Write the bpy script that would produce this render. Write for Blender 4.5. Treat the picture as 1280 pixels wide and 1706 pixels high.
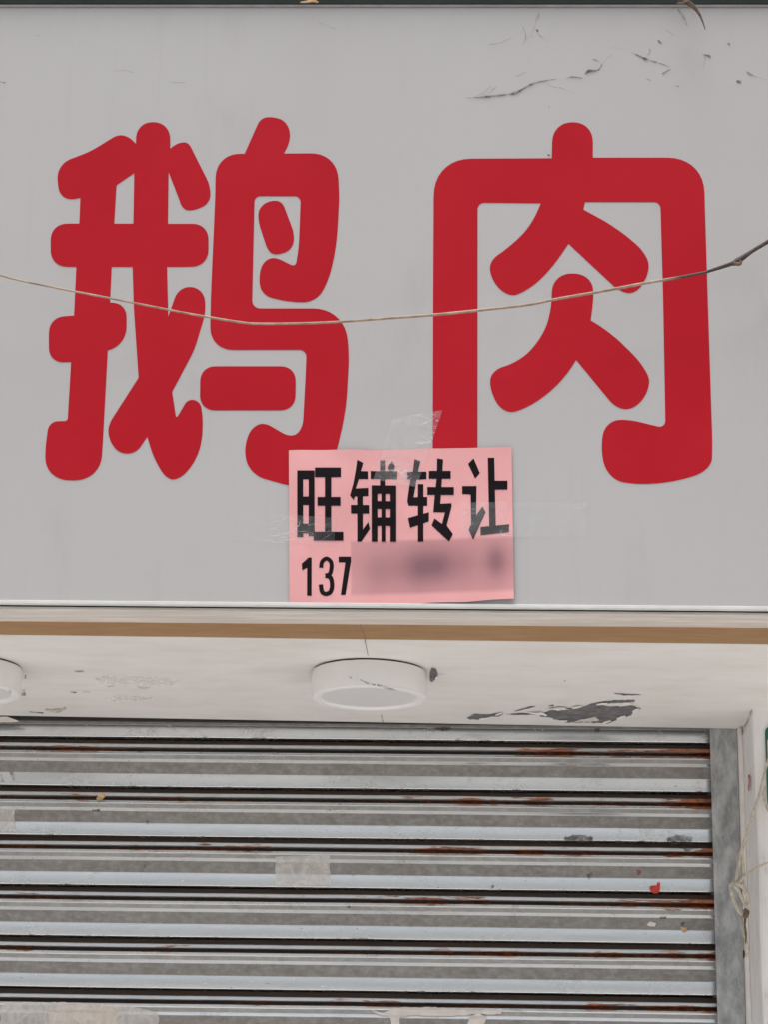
import bpy, bmesh, math, random
from mathutils import Vector, Matrix, noise, geometry

for o in list(bpy.data.objects):
    bpy.data.objects.remove(o)
SC = bpy.context.scene
COL = SC.collection
random.seed(4)

# ------------------------------------------------------------------ camera
FPX, TH, PS, RO = 3750.0, math.radians(17.3), math.radians(1.9), 0.017
CAM = Vector((0.12, -3.6, 1.6))
F = Vector((-math.sin(PS) * math.cos(TH), math.cos(PS) * math.cos(TH), math.sin(TH)))
r0 = Vector((math.cos(PS), math.sin(PS), 0))
u0 = r0.cross(F)
RV = math.cos(RO) * r0 + math.sin(RO) * u0
UV_ = math.cos(RO) * u0 - math.sin(RO) * r0
cd = bpy.data.cameras.new('camera')
cam = bpy.data.objects.new('camera', cd)
COL.objects.link(cam)
cam.matrix_world = Matrix(((RV.x, UV_.x, -F.x, CAM.x), (RV.y, UV_.y, -F.y, CAM.y),
                           (RV.z, UV_.z, -F.z, CAM.z), (0, 0, 0, 1)))
cd.sensor_fit = 'VERTICAL'
cd.sensor_height = 24.0
cd.lens = FPX / 1706.0 * 24.0
cd.clip_start = 0.05
cd.clip_end = 2000
SC.camera = cam

# ------------------------------------------------------------------ sky, sun, exposure
SUN = Vector((-0.12, -0.20, 0.97)).normalized()
w = bpy.data.worlds.new('World')
SC.world = w
w.use_nodes = True
wn = w.node_tree
sky = wn.nodes.new('ShaderNodeTexSky')
sky.sky_type = 'NISHITA'
sky.sun_disc = False
sky.sun_elevation = math.asin(SUN.z)
sky.sun_rotation = math.atan2(SUN.x, SUN.y)
sky.air_density = 1.0
sky.dust_density = 6.0
sky.ozone_density = 0.6
hs = wn.nodes.new('ShaderNodeHueSaturation')      # thin overcast: same sky, less blue
hs.inputs['Saturation'].default_value = 0.42
wn.links.new(sky.outputs[0], hs.inputs['Color'])
wn.links.new(hs.outputs[0], wn.nodes['Background'].inputs[0])
wn.nodes['Background'].inputs[1].default_value = 0.10
sl = bpy.data.lights.new('sun', 'SUN')
sl.energy = 1.5
sl.angle = math.radians(25)
sl.color = (1.0, 0.965, 0.93)
so = bpy.data.objects.new('sun', sl)
COL.objects.link(so)
so.location = (-3, -6, 12)
so.rotation_euler = (-SUN).to_track_quat('-Z', 'Y').to_euler()
SC.view_settings.view_transform = 'Standard'
SC.view_settings.look = 'None'
SC.view_settings.gamma = 1.0
SC.view_settings.exposure = 0.74
SC.render.engine = 'CYCLES'


# ------------------------------------------------------------------ survey helpers: a photo pixel, seen on a known plane
def ray(x, y):
    return F * FPX + RV * (x - 640) - UV_ * (y - 853)


def aty(x, y, Y):
    d = ray(x, y)
    return CAM + d * ((Y - CAM.y) / d.y)


def atz(x, y, Z):
    d = ray(x, y)
    return CAM + d * ((Z - CAM.z) / d.z)


# ------------------------------------------------------------------ material helpers
class NT:
    def __init__(s, name):
        s.m = bpy.data.materials.new(name)
        s.m.use_nodes = True
        s.t = s.m.node_tree
        s.b = s.t.nodes['Principled BSDF']
        s.out = s.t.nodes['Material Output']
        s.tc = s.t.nodes.new('ShaderNodeTexCoord')

    def n(s, typ, **kw):
        nd = s.t.nodes.new(typ)
        for k, v in kw.items():
            setattr(nd, k, v)
        return nd

    def link(s, a, b):
        s.t.links.new(a, b)

    def val(s, sock, v):
        if hasattr(v, 'is_output') or hasattr(v, 'links'):
            s.link(v, sock)
        else:
            sock.default_value = v

    def pos(s):
        if not hasattr(s, 'geo'):
            s.geo = s.n('ShaderNodeNewGeometry')
        return s.geo.outputs['Position']

    def noise(s, scale=(1, 1, 1), k=1.0, detail=4, rough=.55, loc=(0, 0, 0), vec=None, dist=0.0):
        mp = s.n('ShaderNodeMapping')
        mp.inputs['Scale'].default_value = scale
        mp.inputs['Location'].default_value = loc
        s.link(vec if vec is not None else s.pos(), mp.inputs[0])
        t = s.n('ShaderNodeTexNoise')
        t.inputs['Scale'].default_value = k
        t.inputs['Detail'].default_value = detail
        t.inputs['Roughness'].default_value = rough
        t.inputs['Distortion'].default_value = dist
        s.link(mp.outputs[0], t.inputs['Vector'])
        return t.outputs['Fac']

    def ramp(s, fac, lo, hi, a=0.0, b=1.0):
        r = s.n('ShaderNodeMapRange', interpolation_type='SMOOTHSTEP')
        s.val(r.inputs[0], fac)
        r.inputs[1].default_value = lo
        r.inputs[2].default_value = hi
        r.inputs[3].default_value = a
        r.inputs[4].default_value = b
        return r.outputs[0]

    def math(s, op, a, b=0.0):
        r = s.n('ShaderNodeMath', operation=op)
        s.val(r.inputs[0], a)
        s.val(r.inputs[1], b)
        return r.outputs[0]

    def mix(s, fac, a, b):
        r = s.n('ShaderNodeMix', data_type='RGBA')
        s.val(r.inputs[0], fac)
        for sock, v in ((r.inputs[6], a), (r.inputs[7], b)):
            if isinstance(v, tuple):
                sock.default_value = (v[0], v[1], v[2], 1)
            else:
                s.link(v, sock)
        return r.outputs[2]

    def bump(s, h, strength=.2, dist=.002):
        r = s.n('ShaderNodeBump')
        r.inputs['Strength'].default_value = strength
        r.inputs['Distance'].default_value = dist
        s.link(h, r.inputs['Height'])
        s.link(r.outputs[0], s.b.inputs['Normal'])

    def done(s, col, rough=.5, metal=0.0, spec=.5):
        if isinstance(col, tuple):
            s.b.inputs['Base Color'].default_value = (col[0], col[1], col[2], 1)
        else:
            s.link(col, s.b.inputs['Base Color'])
        s.val(s.b.inputs['Roughness'], rough)
        s.val(s.b.inputs['Metallic'], metal)
        s.b.inputs['Specular IOR Level'].default_value = spec
        return s.m

    def alpha(s, fac):
        s.val(s.b.inputs['Alpha'], fac)


def simple(name, col, var=.12, k=30, rough=.6, metal=0.0, spec=.4, bump=0.0):
    t = NT(name)
    f = t.noise(k=k, detail=5)
    dk = tuple(c * (1 - var) for c in col)
    lt = tuple(min(1, c * (1 + var)) for c in col)
    m = t.mix(t.ramp(f, .3, .7), dk, lt)
    if bump:
        t.bump(f, bump, .002)
    return t.done(m, rough, metal, spec)


# ------------------------------------------------------------------ object helpers
def mesh_obj(name, bm, mat, parent=None, smooth=False):
    me = bpy.data.meshes.new(name)
    bmesh.ops.recalc_face_normals(bm, faces=bm.faces)
    if smooth:
        for f in bm.faces:
            f.smooth = True
    bm.to_mesh(me)
    bm.free()
    if mat:
        me.materials.append(mat)
    o = bpy.data.objects.new(name, me)
    COL.objects.link(o)
    if parent:
        o.parent = parent
        o.matrix_parent_inverse = Matrix.Translation(-parent.location) if parent.parent is None else parent.matrix_world.inverted()
    return o


def tag(o, label, cat, group=None):
    o['label'] = label
    o['category'] = cat
    if group:
        o['group'] = group
    return o


def struct(o):
    o['kind'] = 'structure'
    return o


def thing(name, loc, label, cat, group=None):
    o = bpy.data.objects.new(name, None)
    COL.objects.link(o)
    o.location = loc
    o.empty_display_size = .05
    return tag(o, label, cat, group)


def box(bm, x0, x1, y0, y1, z0, z1, bev=0.0):
    vs = [bm.verts.new((x, y, z)) for x in (x0, x1) for y in (y0, y1) for z in (z0, z1)]
    idx = [(0, 1, 3, 2), (4, 6, 7, 5), (0, 4, 5, 1), (2, 3, 7, 6), (0, 2, 6, 4), (1, 5, 7, 3)]
    fs = [bm.faces.new([vs[i] for i in q]) for q in idx]
    if bev:
        es = set(e for f in fs for e in f.edges)
        bmesh.ops.bevel(bm, geom=list(es), offset=bev, segments=2, affect='EDGES', profile=.6)


def boxo(name, x0, x1, y0, y1, z0, z1, mat, parent=None, bev=0.0):
    bm = bmesh.new()
    box(bm, x0, x1, y0, y1, z0, z1, bev)
    return mesh_obj(name, bm, mat, parent)


def rounded(pts, seg=9, h=.60):
    """closed outline from corner points (x, y, cut length): rounded corners, 0 = sharp"""
    out = []
    n = len(pts)
    P = [Vector((p[0], p[1])) for p in pts]
    for i in range(n):
        p, a, b = P[i], P[i - 1], P[(i + 1) % n]
        d = pts[i][2]
        if d <= 0:
            out.append(p)
            continue
        la, lb = (a - p).length, (b - p).length
        da_ = pts[i - 1][2]
        db_ = pts[(i + 1) % n][2]
        ca = min(d, la * d / max(d + da_, 1e-6) if d + da_ > la else d)
        cb = min(d, lb * d / max(d + db_, 1e-6) if d + db_ > lb else d)
        s = p + (a - p) * (ca / la)
        e = p + (b - p) * (cb / lb)
        c1 = s + (p - s) * h
        c2 = e + (p - e) * h
        for k in range(seg + 1):
            t = k / seg
            out.append(s * (1 - t) ** 3 + c1 * 3 * t * (1 - t) ** 2 + c2 * 3 * t * t * (1 - t) + e * t ** 3)
    res = []
    for p in out:
        if not res or (p - res[-1]).length > .05:
            res.append(p)
    return res


def catmull(pts, sub=8):
    P = [Vector(p) for p in pts]
    out = []
    for i in range(len(P) - 1):
        p0, p1, p2, p3 = P[max(i - 1, 0)], P[i], P[i + 1], P[min(i + 2, len(P) - 1)]
        for k in range(sub):
            t = k / sub
            out.append(.5 * ((2 * p1) + (p2 - p0) * t + (2 * p0 - 5 * p1 + 4 * p2 - p3) * t * t + (3 * p1 - p0 - 3 * p2 + p3) * t ** 3))
    out.append(P[-1])
    return out


def tube(bm, pts, rad, seg=8, sub=8):
    """swept tube through points; rad is a number or one radius per control point"""
    P = catmull(pts, sub)
    n = len(P)
    rr = []
    for i in range(n):
        if isinstance(rad, (int, float)):
            rr.append(rad)
        else:
            u = i / sub
            j = min(int(u), len(rad) - 2)
            rr.append(rad[j] + (rad[j + 1] - rad[j]) * (u - j))
    rings = []
    ref = Vector((.13, .2, .97))
    for i in range(n):
        t = (P[min(i + 1, n - 1)] - P[max(i - 1, 0)]).normalized()
        a = t.cross(ref)
        if a.length < .05:
            a = t.cross(Vector((1, 0, .1)))
        a.normalize()
        b = t.cross(a)
        rings.append([bm.verts.new(P[i] + (a * math.cos(q) + b * math.sin(q)) * rr[i])
                      for q in [2 * math.pi * k / seg for k in range(seg)]])
    for i in range(n - 1):
        for k in range(seg):
            bm.faces.new((rings[i][k], rings[i][(k + 1) % seg], rings[i + 1][(k + 1) % seg], rings[i + 1][k]))
    bm.faces.new(rings[0])
    bm.faces.new(rings[-1])


def fill_bm(loops, place, thick=None, subd=0, disp=None):
    """faces filling outer loop + holes (2-D points); place(p, lift) -> 3-D point; thick = extrude towards +Y"""
    bm = bmesh.new()
    flat = [Vector((p[0], p[1], 0)) for l in loops for p in l]
    tri = geometry.tessellate_polygon([[Vector((p[0], p[1], 0)) for p in l] for l in loops])
    fr = [bm.verts.new(p) for p in flat]
    for t in tri:
        try:
            bm.faces.new([fr[i] for i in t])
        except ValueError:
            pass
    if subd:
        for _ in range(4):
            es = [e for e in bm.edges if e.calc_length() > subd]
            if not es:
                break
            bmesh.ops.subdivide_edges(bm, edges=es, cuts=1)
            bmesh.ops.triangulate(bm, faces=bm.faces)
    top = list(bm.verts)
    faces = list(bm.faces)
    if thick:
        ed = [e for e in bm.edges if len(e.link_faces) == 1]
        low = {v: bm.verts.new(v.co) for v in top}
        for v in top:
            q = v.co.copy()
            v.co = place(q, thick)
            low[v].co = place(q, 0.0)
        for e in ed:
            a, b = e.verts
            bm.faces.new((a, b, low[b], low[a]))
        for v in top:
            if not low[v].link_faces:
                bm.verts.remove(low[v])
    else:
        for v in top:
            v.co = place(v.co.copy(), 0.0)
    return bm


# ------------------------------------------------------------------ materials
def mat_sign():
    t = NT('sign_acrylic')
    a = t.noise(k=1.3, detail=3)
    b = t.noise(k=90, detail=4)
    c = t.noise((2.2, 1, .7), k=4, detail=6, rough=.65)
    col = t.mix(t.ramp(a, .3, .7), (.484, .470, .468), (.500, .491, .489))
    col = t.mix(t.math('MULTIPLY', t.ramp(c, .52, .8), .30), col, (.36, .345, .33))
    col = t.mix(t.math('MULTIPLY', t.ramp(b, .70, .78), .3), col, (.27, .255, .24))
    st = t.noise((38, 1, 1.1), k=1.6, detail=5, rough=.6, loc=(1, 0, 3))
    col = t.mix(t.math('MULTIPLY', t.math('MULTIPLY', t.ramp(st, .55, .78), t.ramp(a, .42, .62)), .16), col, (.30, .28, .26))
    col = t.mix(t.math('MULTIPLY', t.ramp(t.noise(k=2.4, detail=3, loc=(5, 0, 2)), .4, .7), .10), col, (.52, .485, .48))
    t.bump(t.noise(k=5, detail=2), .06, .004)
    return t.done(col, t.ramp(c, .3, .7, .28, .40), 0, .4)


def mat_red():
    t = NT('red_vinyl')
    a = t.noise(k=3, detail=4)
    b = t.noise(k=110, detail=3)
    col = t.mix(t.ramp(a, .3, .7), (.455, .0125, .023), (.485, .0155, .027))
    col = t.mix(t.math('MULTIPLY', t.ramp(b, .72, .80), .3), col, (.25, .03, .03))
    return t.done(col, .55, 0, .06)


def mat_soffit():
    t = NT('soffit_paint')
    a = t.noise((1, 2, 1), k=5, detail=6, rough=.6)
    b = t.noise((2.0, 4.5, 1), k=5, detail=6, rough=.6, loc=(3, 1, 0))
    c = t.noise(k=120, detail=3)
    col = t.mix(t.ramp(a, .3, .7), (.83, .80, .77), (.87, .85, .83))
    col = t.mix(t.math('MULTIPLY', t.ramp(b, .40, .78), .40), col, (.72, .65, .575))
    col = t.mix(t.math('MULTIPLY', t.ramp(c, .70, .78), .3), col, (.4, .33, .27))
    t.bump(a, .15, .004)
    return t.done(col, .6, 0, .3)


def mat_lintel():
    t = NT('return_panel_paint')
    a = t.noise((1.2, 14, 14), k=5, detail=6, rough=.7)
    col = t.mix(t.ramp(a, .38, .68), (.66, .62, .575), (.82, .79, .75))
    return t.done(col, .55, 0, .3)


def mat_ply():
    t = NT('raw_board_edge')
    a = t.noise((3, 3, 60), k=4, detail=6, rough=.6)
    b = t.noise((3, 3, 3), k=3, detail=4)
    col = t.mix(t.ramp(a, .3, .7), (.44, .27, .145), (.50, .32, .18))
    col = t.mix(t.math('MULTIPLY', t.ramp(b, .5, .75), .5), col, (.41, .26, .155))
    return t.done(col, .75, 0, .2)


def mat_slat():
    t = NT('galvanised_slat')
    uv = t.tc.outputs['UV']
    sep = t.n('ShaderNodeSeparateXYZ')
    t.link(uv, sep.inputs[0])
    v1 = sep.outputs[1]
    v = t.math('FRACT', v1)
    oi = t.n('ShaderNodeObjectInfo')
    a = t.noise((1.2, 1, 12), k=6, detail=6, rough=.6)
    b = t.noise((9, 9, 14), k=7, detail=6, rough=.7)
    c = t.noise((3, 9, 40), k=3.3, detail=6, rough=.65, loc=(4.1, 0, 1.7))
    e = t.noise((2.2, 1, 3), k=8, detail=7, rough=.72, loc=(2, 0, 9))
    d = t.noise((10, 10, 26), k=9, detail=5, rough=.7, loc=(1, 0, 5))
    col = t.mix(t.ramp(a, .3, .7), (.82, .865, .89), (.88, .915, .935))
    # dust plus a painted darker reflection on each slat's sloping faces, blotchy
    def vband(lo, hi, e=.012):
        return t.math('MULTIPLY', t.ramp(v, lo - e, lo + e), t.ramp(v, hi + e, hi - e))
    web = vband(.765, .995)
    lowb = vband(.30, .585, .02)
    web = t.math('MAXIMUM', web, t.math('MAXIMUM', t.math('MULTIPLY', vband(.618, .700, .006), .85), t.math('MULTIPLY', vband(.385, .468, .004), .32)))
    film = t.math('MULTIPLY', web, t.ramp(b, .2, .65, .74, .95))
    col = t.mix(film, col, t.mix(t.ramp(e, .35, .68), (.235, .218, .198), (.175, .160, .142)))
    col = t.mix(t.math('MULTIPLY', t.ramp(e, .52, .74), .35), col, (.34, .31, .28))
    # spots
    spots = t.ramp(d, .645, .69)
    col = t.mix(t.math('MULTIPLY', spots, .7), col, (.15, .125, .11))
    # grime plus painted shade in the slat interlocks, ragged where grime crept out
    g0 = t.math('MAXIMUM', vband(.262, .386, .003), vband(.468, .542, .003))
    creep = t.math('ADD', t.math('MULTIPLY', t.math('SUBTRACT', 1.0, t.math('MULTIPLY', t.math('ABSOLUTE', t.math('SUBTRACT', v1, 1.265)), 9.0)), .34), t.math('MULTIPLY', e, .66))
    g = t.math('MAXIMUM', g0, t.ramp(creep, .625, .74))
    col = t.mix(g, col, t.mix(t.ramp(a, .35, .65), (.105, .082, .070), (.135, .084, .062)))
    # rust patches on the lower lip, heavier towards the right guide
    px = t.n('ShaderNodeSeparateXYZ')
    t.link(t.pos(), px.inputs[0])
    side = t.ramp(px.outputs[0], -.2, .45)
    near = t.ramp(px.outputs[0], .565, .632)
    rb = t.math('SUBTRACT', 1.0, t.math('MULTIPLY', t.math('ABSOLUTE', t.math('SUBTRACT', v, .50)), 4.8))
    q = t.math('ADD', t.math('MULTIPLY', rb, .33), t.math('MULTIPLY', c, .85))
    q = t.math('ADD', q, t.math('MULTIPLY', side, .055))
    q = t.math('ADD', q, t.math('MULTIPLY', near, .16))
    gate = t.noise((1.9, 1, 11), k=1.7, detail=2, loc=(8, 0, 3))
    q = t.math('ADD', q, t.ramp(gate, .38, .62, -.11, .03))
    r = t.ramp(q, .735, .785)
    rc = t.mix(t.ramp(b, .4, .62), (.17, .048, .018), (.46, .13, .034))
    col = t.mix(t.math('MULTIPLY', r, .92), col, rc)
    dirty = t.math('MAXIMUM', t.math('MAXIMUM', r, g), t.math('MAXIMUM', t.math('MULTIPLY', t.ramp(e, .52, .74), .3), film))
    metal = t.math('SUBTRACT', .85, t.math('MULTIPLY', dirty, .80))
    rough = t.math('ADD', .22, t.math('MULTIPLY', dirty, .48))
    return t.done(col, rough, metal, .35)


def mat_rail():
    t = NT('galvanised_guide')
    a = t.noise((10, 10, 4), k=5, detail=7, rough=.65)
    b = t.noise((30, 30, 22), k=3, detail=5, rough=.7, dist=.5)
    col = t.mix(t.ramp(a, .3, .7), (.27, .285, .29), (.56, .58, .58))
    col = t.mix(t.math('MULTIPLY', t.ramp(b, .6, .75), .55), col, (.17, .165, .165))
    return t.done(col, .55, .35, .4)


def mat_pillar():
    t = NT('pillar_paint')
    a = t.noise((4, 4, 2), k=4, detail=6, rough=.6)
    b = t.noise((14, 14, 5), k=4, detail=6, rough=.65, loc=(2, 2, 2))
    col = t.mix(t.ramp(a, .3, .7), (.78, .76, .745), (.86, .85, .84))
    col = t.mix(t.math('MULTIPLY', t.ramp(b, .55, .75), .5), col, (.52, .46, .41))
    t.bump(b, .2, .003)
    return t.done(col, .6, 0, .3)


def mat_cement():
    t = NT('bare_cement')
    a = t.noise(k=60, detail=6, rough=.7)
    col = t.mix(t.ramp(a, .3, .7), (.13, .128, .13), (.24, .235, .235))
    t.bump(a, .4, .003)
    return t.done(col, .85, 0, .2)


def mat_paper():
    t = NT('pink_paper')
    a = t.noise(k=9, detail=5)
    col = t.mix(t.ramp(a, .3, .7), (.80, .385, .39), (.83, .415, .42))
    # soft blobs added where figures after the first three are blurred out
    uv = t.n('ShaderNodeSeparateXYZ')
    t.link(t.tc.outputs['UV'], uv.inputs[0])
    u, v = uv.outputs[0], uv.outputs[1]

    def blob(cx, cy, rx, ry, s):
        dx = t.math('DIVIDE', t.math('SUBTRACT', u, cx), rx)
        dy = t.math('DIVIDE', t.math('SUBTRACT', v, cy), ry)
        d2 = t.math('ADD', t.math('MULTIPLY', dx, dx), t.math('MULTIPLY', dy, dy))
        e = t.math('POWER', 2.718, t.math('MULTIPLY', d2, -1.0))
        return t.math('MULTIPLY', e, s)
    tot = None
    for a_ in ((.39, .20, .07, .12, .20), (.50, .23, .07, .12, .12), (.585, .22, .06, .13, .30), (.67, .225, .06, .12, .30),
               (.77, .22, .07, .12, .12), (.925, .25, .050, .12, .42), (.64, .235, .26, .13, .16), (.62, .23, .9, .60, .34)):
        e = blob(*a_)
        tot = e if tot is None else t.math('ADD', tot, e)
    edge = t.math('MULTIPLY', t.ramp(u, .268, .282), t.math('MULTIPLY', t.ramp(v, .035, .075), t.ramp(v, .415, .385)))
    tot = t.math('MULTIPLY', tot, edge)
    col = t.mix(t.math('MINIMUM', tot, .85), col, (.17, .085, .11))
    t.bump(t.noise(k=25, detail=3), .12, .002)
    return t.done(col, .6, 0, .25)


def mat_tape(base=.075, cr=.5):
    t = NT('clear_tape')
    a = t.noise((1, 1, 2.4), k=17, detail=2, rough=.45, dist=1.6)
    w_ = t.math('ABSOLUTE', t.math('SUBTRACT', a, .5))
    crease = t.ramp(w_, .022, .0)
    b = t.noise((1, 1, 1), k=9, detail=3, loc=(3, 0, 1))
    c = t.noise((1, 1, 1), k=24, detail=3, loc=(7, 0, 1))
    crease = t.math('MULTIPLY', crease, t.ramp(b, .46, .64))
    t.done((.84, .84, .84), .16, 0, .7)
    t.bump(a, .22, .004)
    t.alpha(t.math('ADD', t.ramp(c, .35, .7, base, base * 2.2), t.math('MULTIPLY', crease, cr)))
    return t.m


def mat_film():
    t = NT('cloudy_tape')
    a = t.noise((1, 1, 1), k=38, detail=5, rough=.65, dist=1.0)
    t.done((.86, .83, .80), .4, 0, .5)
    t.bump(a, .12, .004)
    t.alpha(t.math('ADD', .42, t.math('MULTIPLY', t.ramp(a, .3, .75), .28)))
    return t.m


def mat_scuff(name, col, dens, k=70):
    t = NT(name)
    a = t.noise((1, 1, 1), k=k, detail=5, rough=.7)
    t.done(col, .8, 0, .1)
    t.alpha(t.ramp(a, .30, .70, dens * .12, dens))
    return t.m


def mat_cord():
    t = NT('tan_cord')
    a = t.noise((50, 50, 50), k=1, detail=4)
    col = t.mix(t.ramp(a, .3, .7), (.27, .205, .145), (.46, .37, .285))
    px = t.n('ShaderNodeSeparateXYZ')
    t.link(t.pos(), px.inputs[0])
    dk = t.ramp(t.math('ADD', px.outputs[0], t.math('MULTIPLY', a, .10)), .515, .56)
    col = t.mix(dk, col, (.085, .065, .06))
    return t.done(col, .6, 0, .3)


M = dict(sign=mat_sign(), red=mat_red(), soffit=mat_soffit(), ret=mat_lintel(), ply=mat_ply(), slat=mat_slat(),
         rail=mat_rail(), pillar=mat_pillar(), cement=mat_cement(), paper=mat_paper(), tape=mat_tape(), film=mat_film(),
         scuff=mat_scuff('dirt_scuff', (.11, .075, .07), .85), faint=mat_scuff('faint_dirt', (.20, .16, .15), .42),
         brownstain=mat_scuff('brown_stain', (.24, .15, .09), .6, 50), residue=mat_scuff('tape_residue', (.90, .88, .86), .55, 60), grime=mat_scuff('slat_grime', (.085, .062, .052), .75, 45), crack=simple('crack', (.22, .16, .12), .3, 60, .8), cord=mat_cord(),
         black=simple('black_ink', (.010, .007, .009), .2, 60, .6, 0, .08),
         white=simple('white_lamp_enamel', (.85, .84, .825), .03, 12, .38, 0, .5),
         diff=simple('opal_diffuser', (.74, .73, .74), .02, 8, .35, 0, .5),
         rim=simple('white_rim', (.90, .89, .88), .02, 8, .35, 0, .5),
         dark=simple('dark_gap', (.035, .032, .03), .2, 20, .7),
         alu=simple('white_aluminium', (.70, .71, .69), .05, 20, .35, 0, .5),
         green=simple('dark_green_paint', (.025, .04, .032), .25, 8, .35, 0, .5),
         plate=simple('green_enamel', (.006, .13, .075), .1, 30, .3, 0, .5),
         wall=simple('facade_render', (.42, .40, .38), .12, 3, .85, 0, .2, .2),
         cream=simple('cream_strip', (.82, .78, .75), .06, 25, .5),
         string=simple('cream_string', (.55, .49, .40), .2, 120, .7),
         knot=simple('brown_knot', (.16, .115, .075), .3, 150, .8),
         beige=simple('beige_sticker', (.70, .58, .42), .08, 40, .6),
         pwhite=simple('torn_white_paper', (.74, .69, .65), .08, 40, .7),
         redscrap=simple('red_scrap', (.62, .06, .045), .15, 80, .6),
         tan=simple('tan_scrap', (.62, .42, .22), .2, 90, .7),
         twig=simple('dry_twig', (.14, .10, .075), .3, 90, .85),
         pave=simple('pavement', (.56, .545, .525), .08, 2, .85, 0, .2, .2),
         far=simple('far_ground', (.34, .33, .315), .12, .2, .9, 0, .2),
         road=simple('asphalt', (.085, .084, .083), .2, 20, .9, 0, .2, .3))

# ------------------------------------------------------------------ setting: ground
struct(boxo('ground', -300, 300, -600, 40, -.60, -.13, M['far']))
struct(boxo('road', -150, 150, -10.5, -3.4, -.129, -.124, M['road']))
struct(boxo('pavement', -60, 60, -3.2, 1.2, -.12, .0, M['pave']))
struct(boxo('kerb', -60, 60, -3.39, -3.205, -.12, .004, M['pave'], None, .012))
struct(boxo('far_pavement', -60, 60, -14.5, -10.6, -.12, .0, M['pave'], None, .01))

# ------------------------------------------------------------------ shop front shell
XL, XR = -1.75, 1.75
SH = .800          # shutter plane
fac = thing('shop_facade', (0, 1.0, 0), 'plain rendered shop wall above and behind the sign box', 'wall')
boxo('wall', XL - 1.5, XR + 1.5, .20, 1.4, 3.78, 6.0, M['wall'], fac)
boxo('wall', XL - 1.5, XL, .60, 1.4, 0, 3.78, M['wall'], fac)
boxo('wall', 1.12, XR + 1.5, .80, 1.4, 0, 3.78, M['wall'], fac)
boxo('back_wall', XL, 1.12, 1.10, 1.4, 0, 3.78, M['dark'], fac)

# dark green steel strip above the sign
ztop = 3.6785
can = thing('canopy_edge', (0, -.02, ztop), 'dark green steel canopy edge running along the top of the sign', 'canopy')
bm = bmesh.new()
box(bm, XL, XR, -.002, .20, ztop + .0015, ztop + .0155, .004)
mesh_obj('lower_rail', bm, M['green'], can)
bm = bmesh.new()
box(bm, XL, XR, -.015, .20, ztop + .0165, ztop + .10, .006)
mesh_obj('upper_rail', bm, M['green'], can)

# ------------------------------------------------------------------ the sign
sign = thing('shop_sign', (0, 0, 2.55), 'large light grey shop sign with two big red rounded characters', 'sign')
ZB = 2.5575        # underside of the panel
bm = bmesh.new()
box(bm, XL, XR, 0, .018, ZB + .006, ztop - .005)
mesh_obj('panel', bm, M['sign'], sign)
boxo('top_trim', XL, XR, -.004, .02, ztop - .0045, ztop - .0005, simple('grey_trim', (.33, .32, .315), .1, 30, .45), sign, .001)
boxo('bottom_trim', XL, XR, -.004, .006, ZB - .001, ZB + .0055, M['alu'], sign, .0012)
boxo('return_panel', XL, XR, .0150, .099, ZB - .0055, ZB - .0005, M['ret'], sign, .001)
boxo('box_core', XL, XR, .02, .19, ZB + .001, ztop - .01, M['dark'], sign)


def on_sign(p, lift=0.0):
    q = aty(p[0], p[1], 0)
    return Vector((q.x, -.0002 - lift, q.z))


def sc(pts, ox, oy, k):
    return [(ox + p[0] / k, oy + p[1] / k, p[2] / k) for p in pts]


c1 = lambda L: sc(L, 50, 180, 4.0)
c2 = lambda L: sc(L, 50, 480, 4.0)
c3 = lambda L: sc(L, 320, 180, 4.267)
wo = (c1([(705, 240, 0), (705, 95, 114), (933, 95, 114), (933, 272, 0), (985, 230, 50), (1055, 230, 36), (1205, 530, 60), (1196, 634, 50),
          (1085, 690, 60), (1015, 674, 44), (985, 590, 30), (922, 428, 0), (918, 773, 0), (1188, 773, 105), (1188, 1058, 115), (912, 1060, 0)])
      + c2([(920, 190, 0), (990, -8, 80), (1165, -4, 105), (1167, 170, 45), (1095, 410, 60), (946, 692, 0), (973, 872, 26), (1050, 742, 36),
            (1135, 752, 50), (1158, 930, 100), (1120, 1130, 90), (1000, 1278, 80), (905, 1272, 70), (822, 1130, 70), (780, 992, 0),
            (705, 1102, 55), (585, 1106, 65), (513, 985, 62), (528, 900, 40), (722, 598, 0), (690, 130, 60)])
      + c1([(682, 1060, 0), (543, 1060, 0)])
      + c2([(532, 97, 0), (642, 104, 90), (642, 385, 130), (517, 416, 0), (482, 1060, 60), (466, 1282, 175), (104, 1282, 165), (99, 1080, 60),
            (124, 890, 62), (249, 886, 20), (272, 494, 0), (126, 496, 95), (123, 330, 30), (130, 196, 95), (292, 184, 0)])
      + c1([(307, 1060, 0), (136, 1058, 110), (136, 773, 110), (327, 771, 0), (334, 600, 0), (196, 626, 105), (172, 378, 105), (400, 292, 60),
            (585, 178, 40), (655, 190, 40)]))
wo_hole = c1([(575, 515, 8), (693, 435, 0), (687, 772, 0), (560, 772, 0)])
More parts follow.
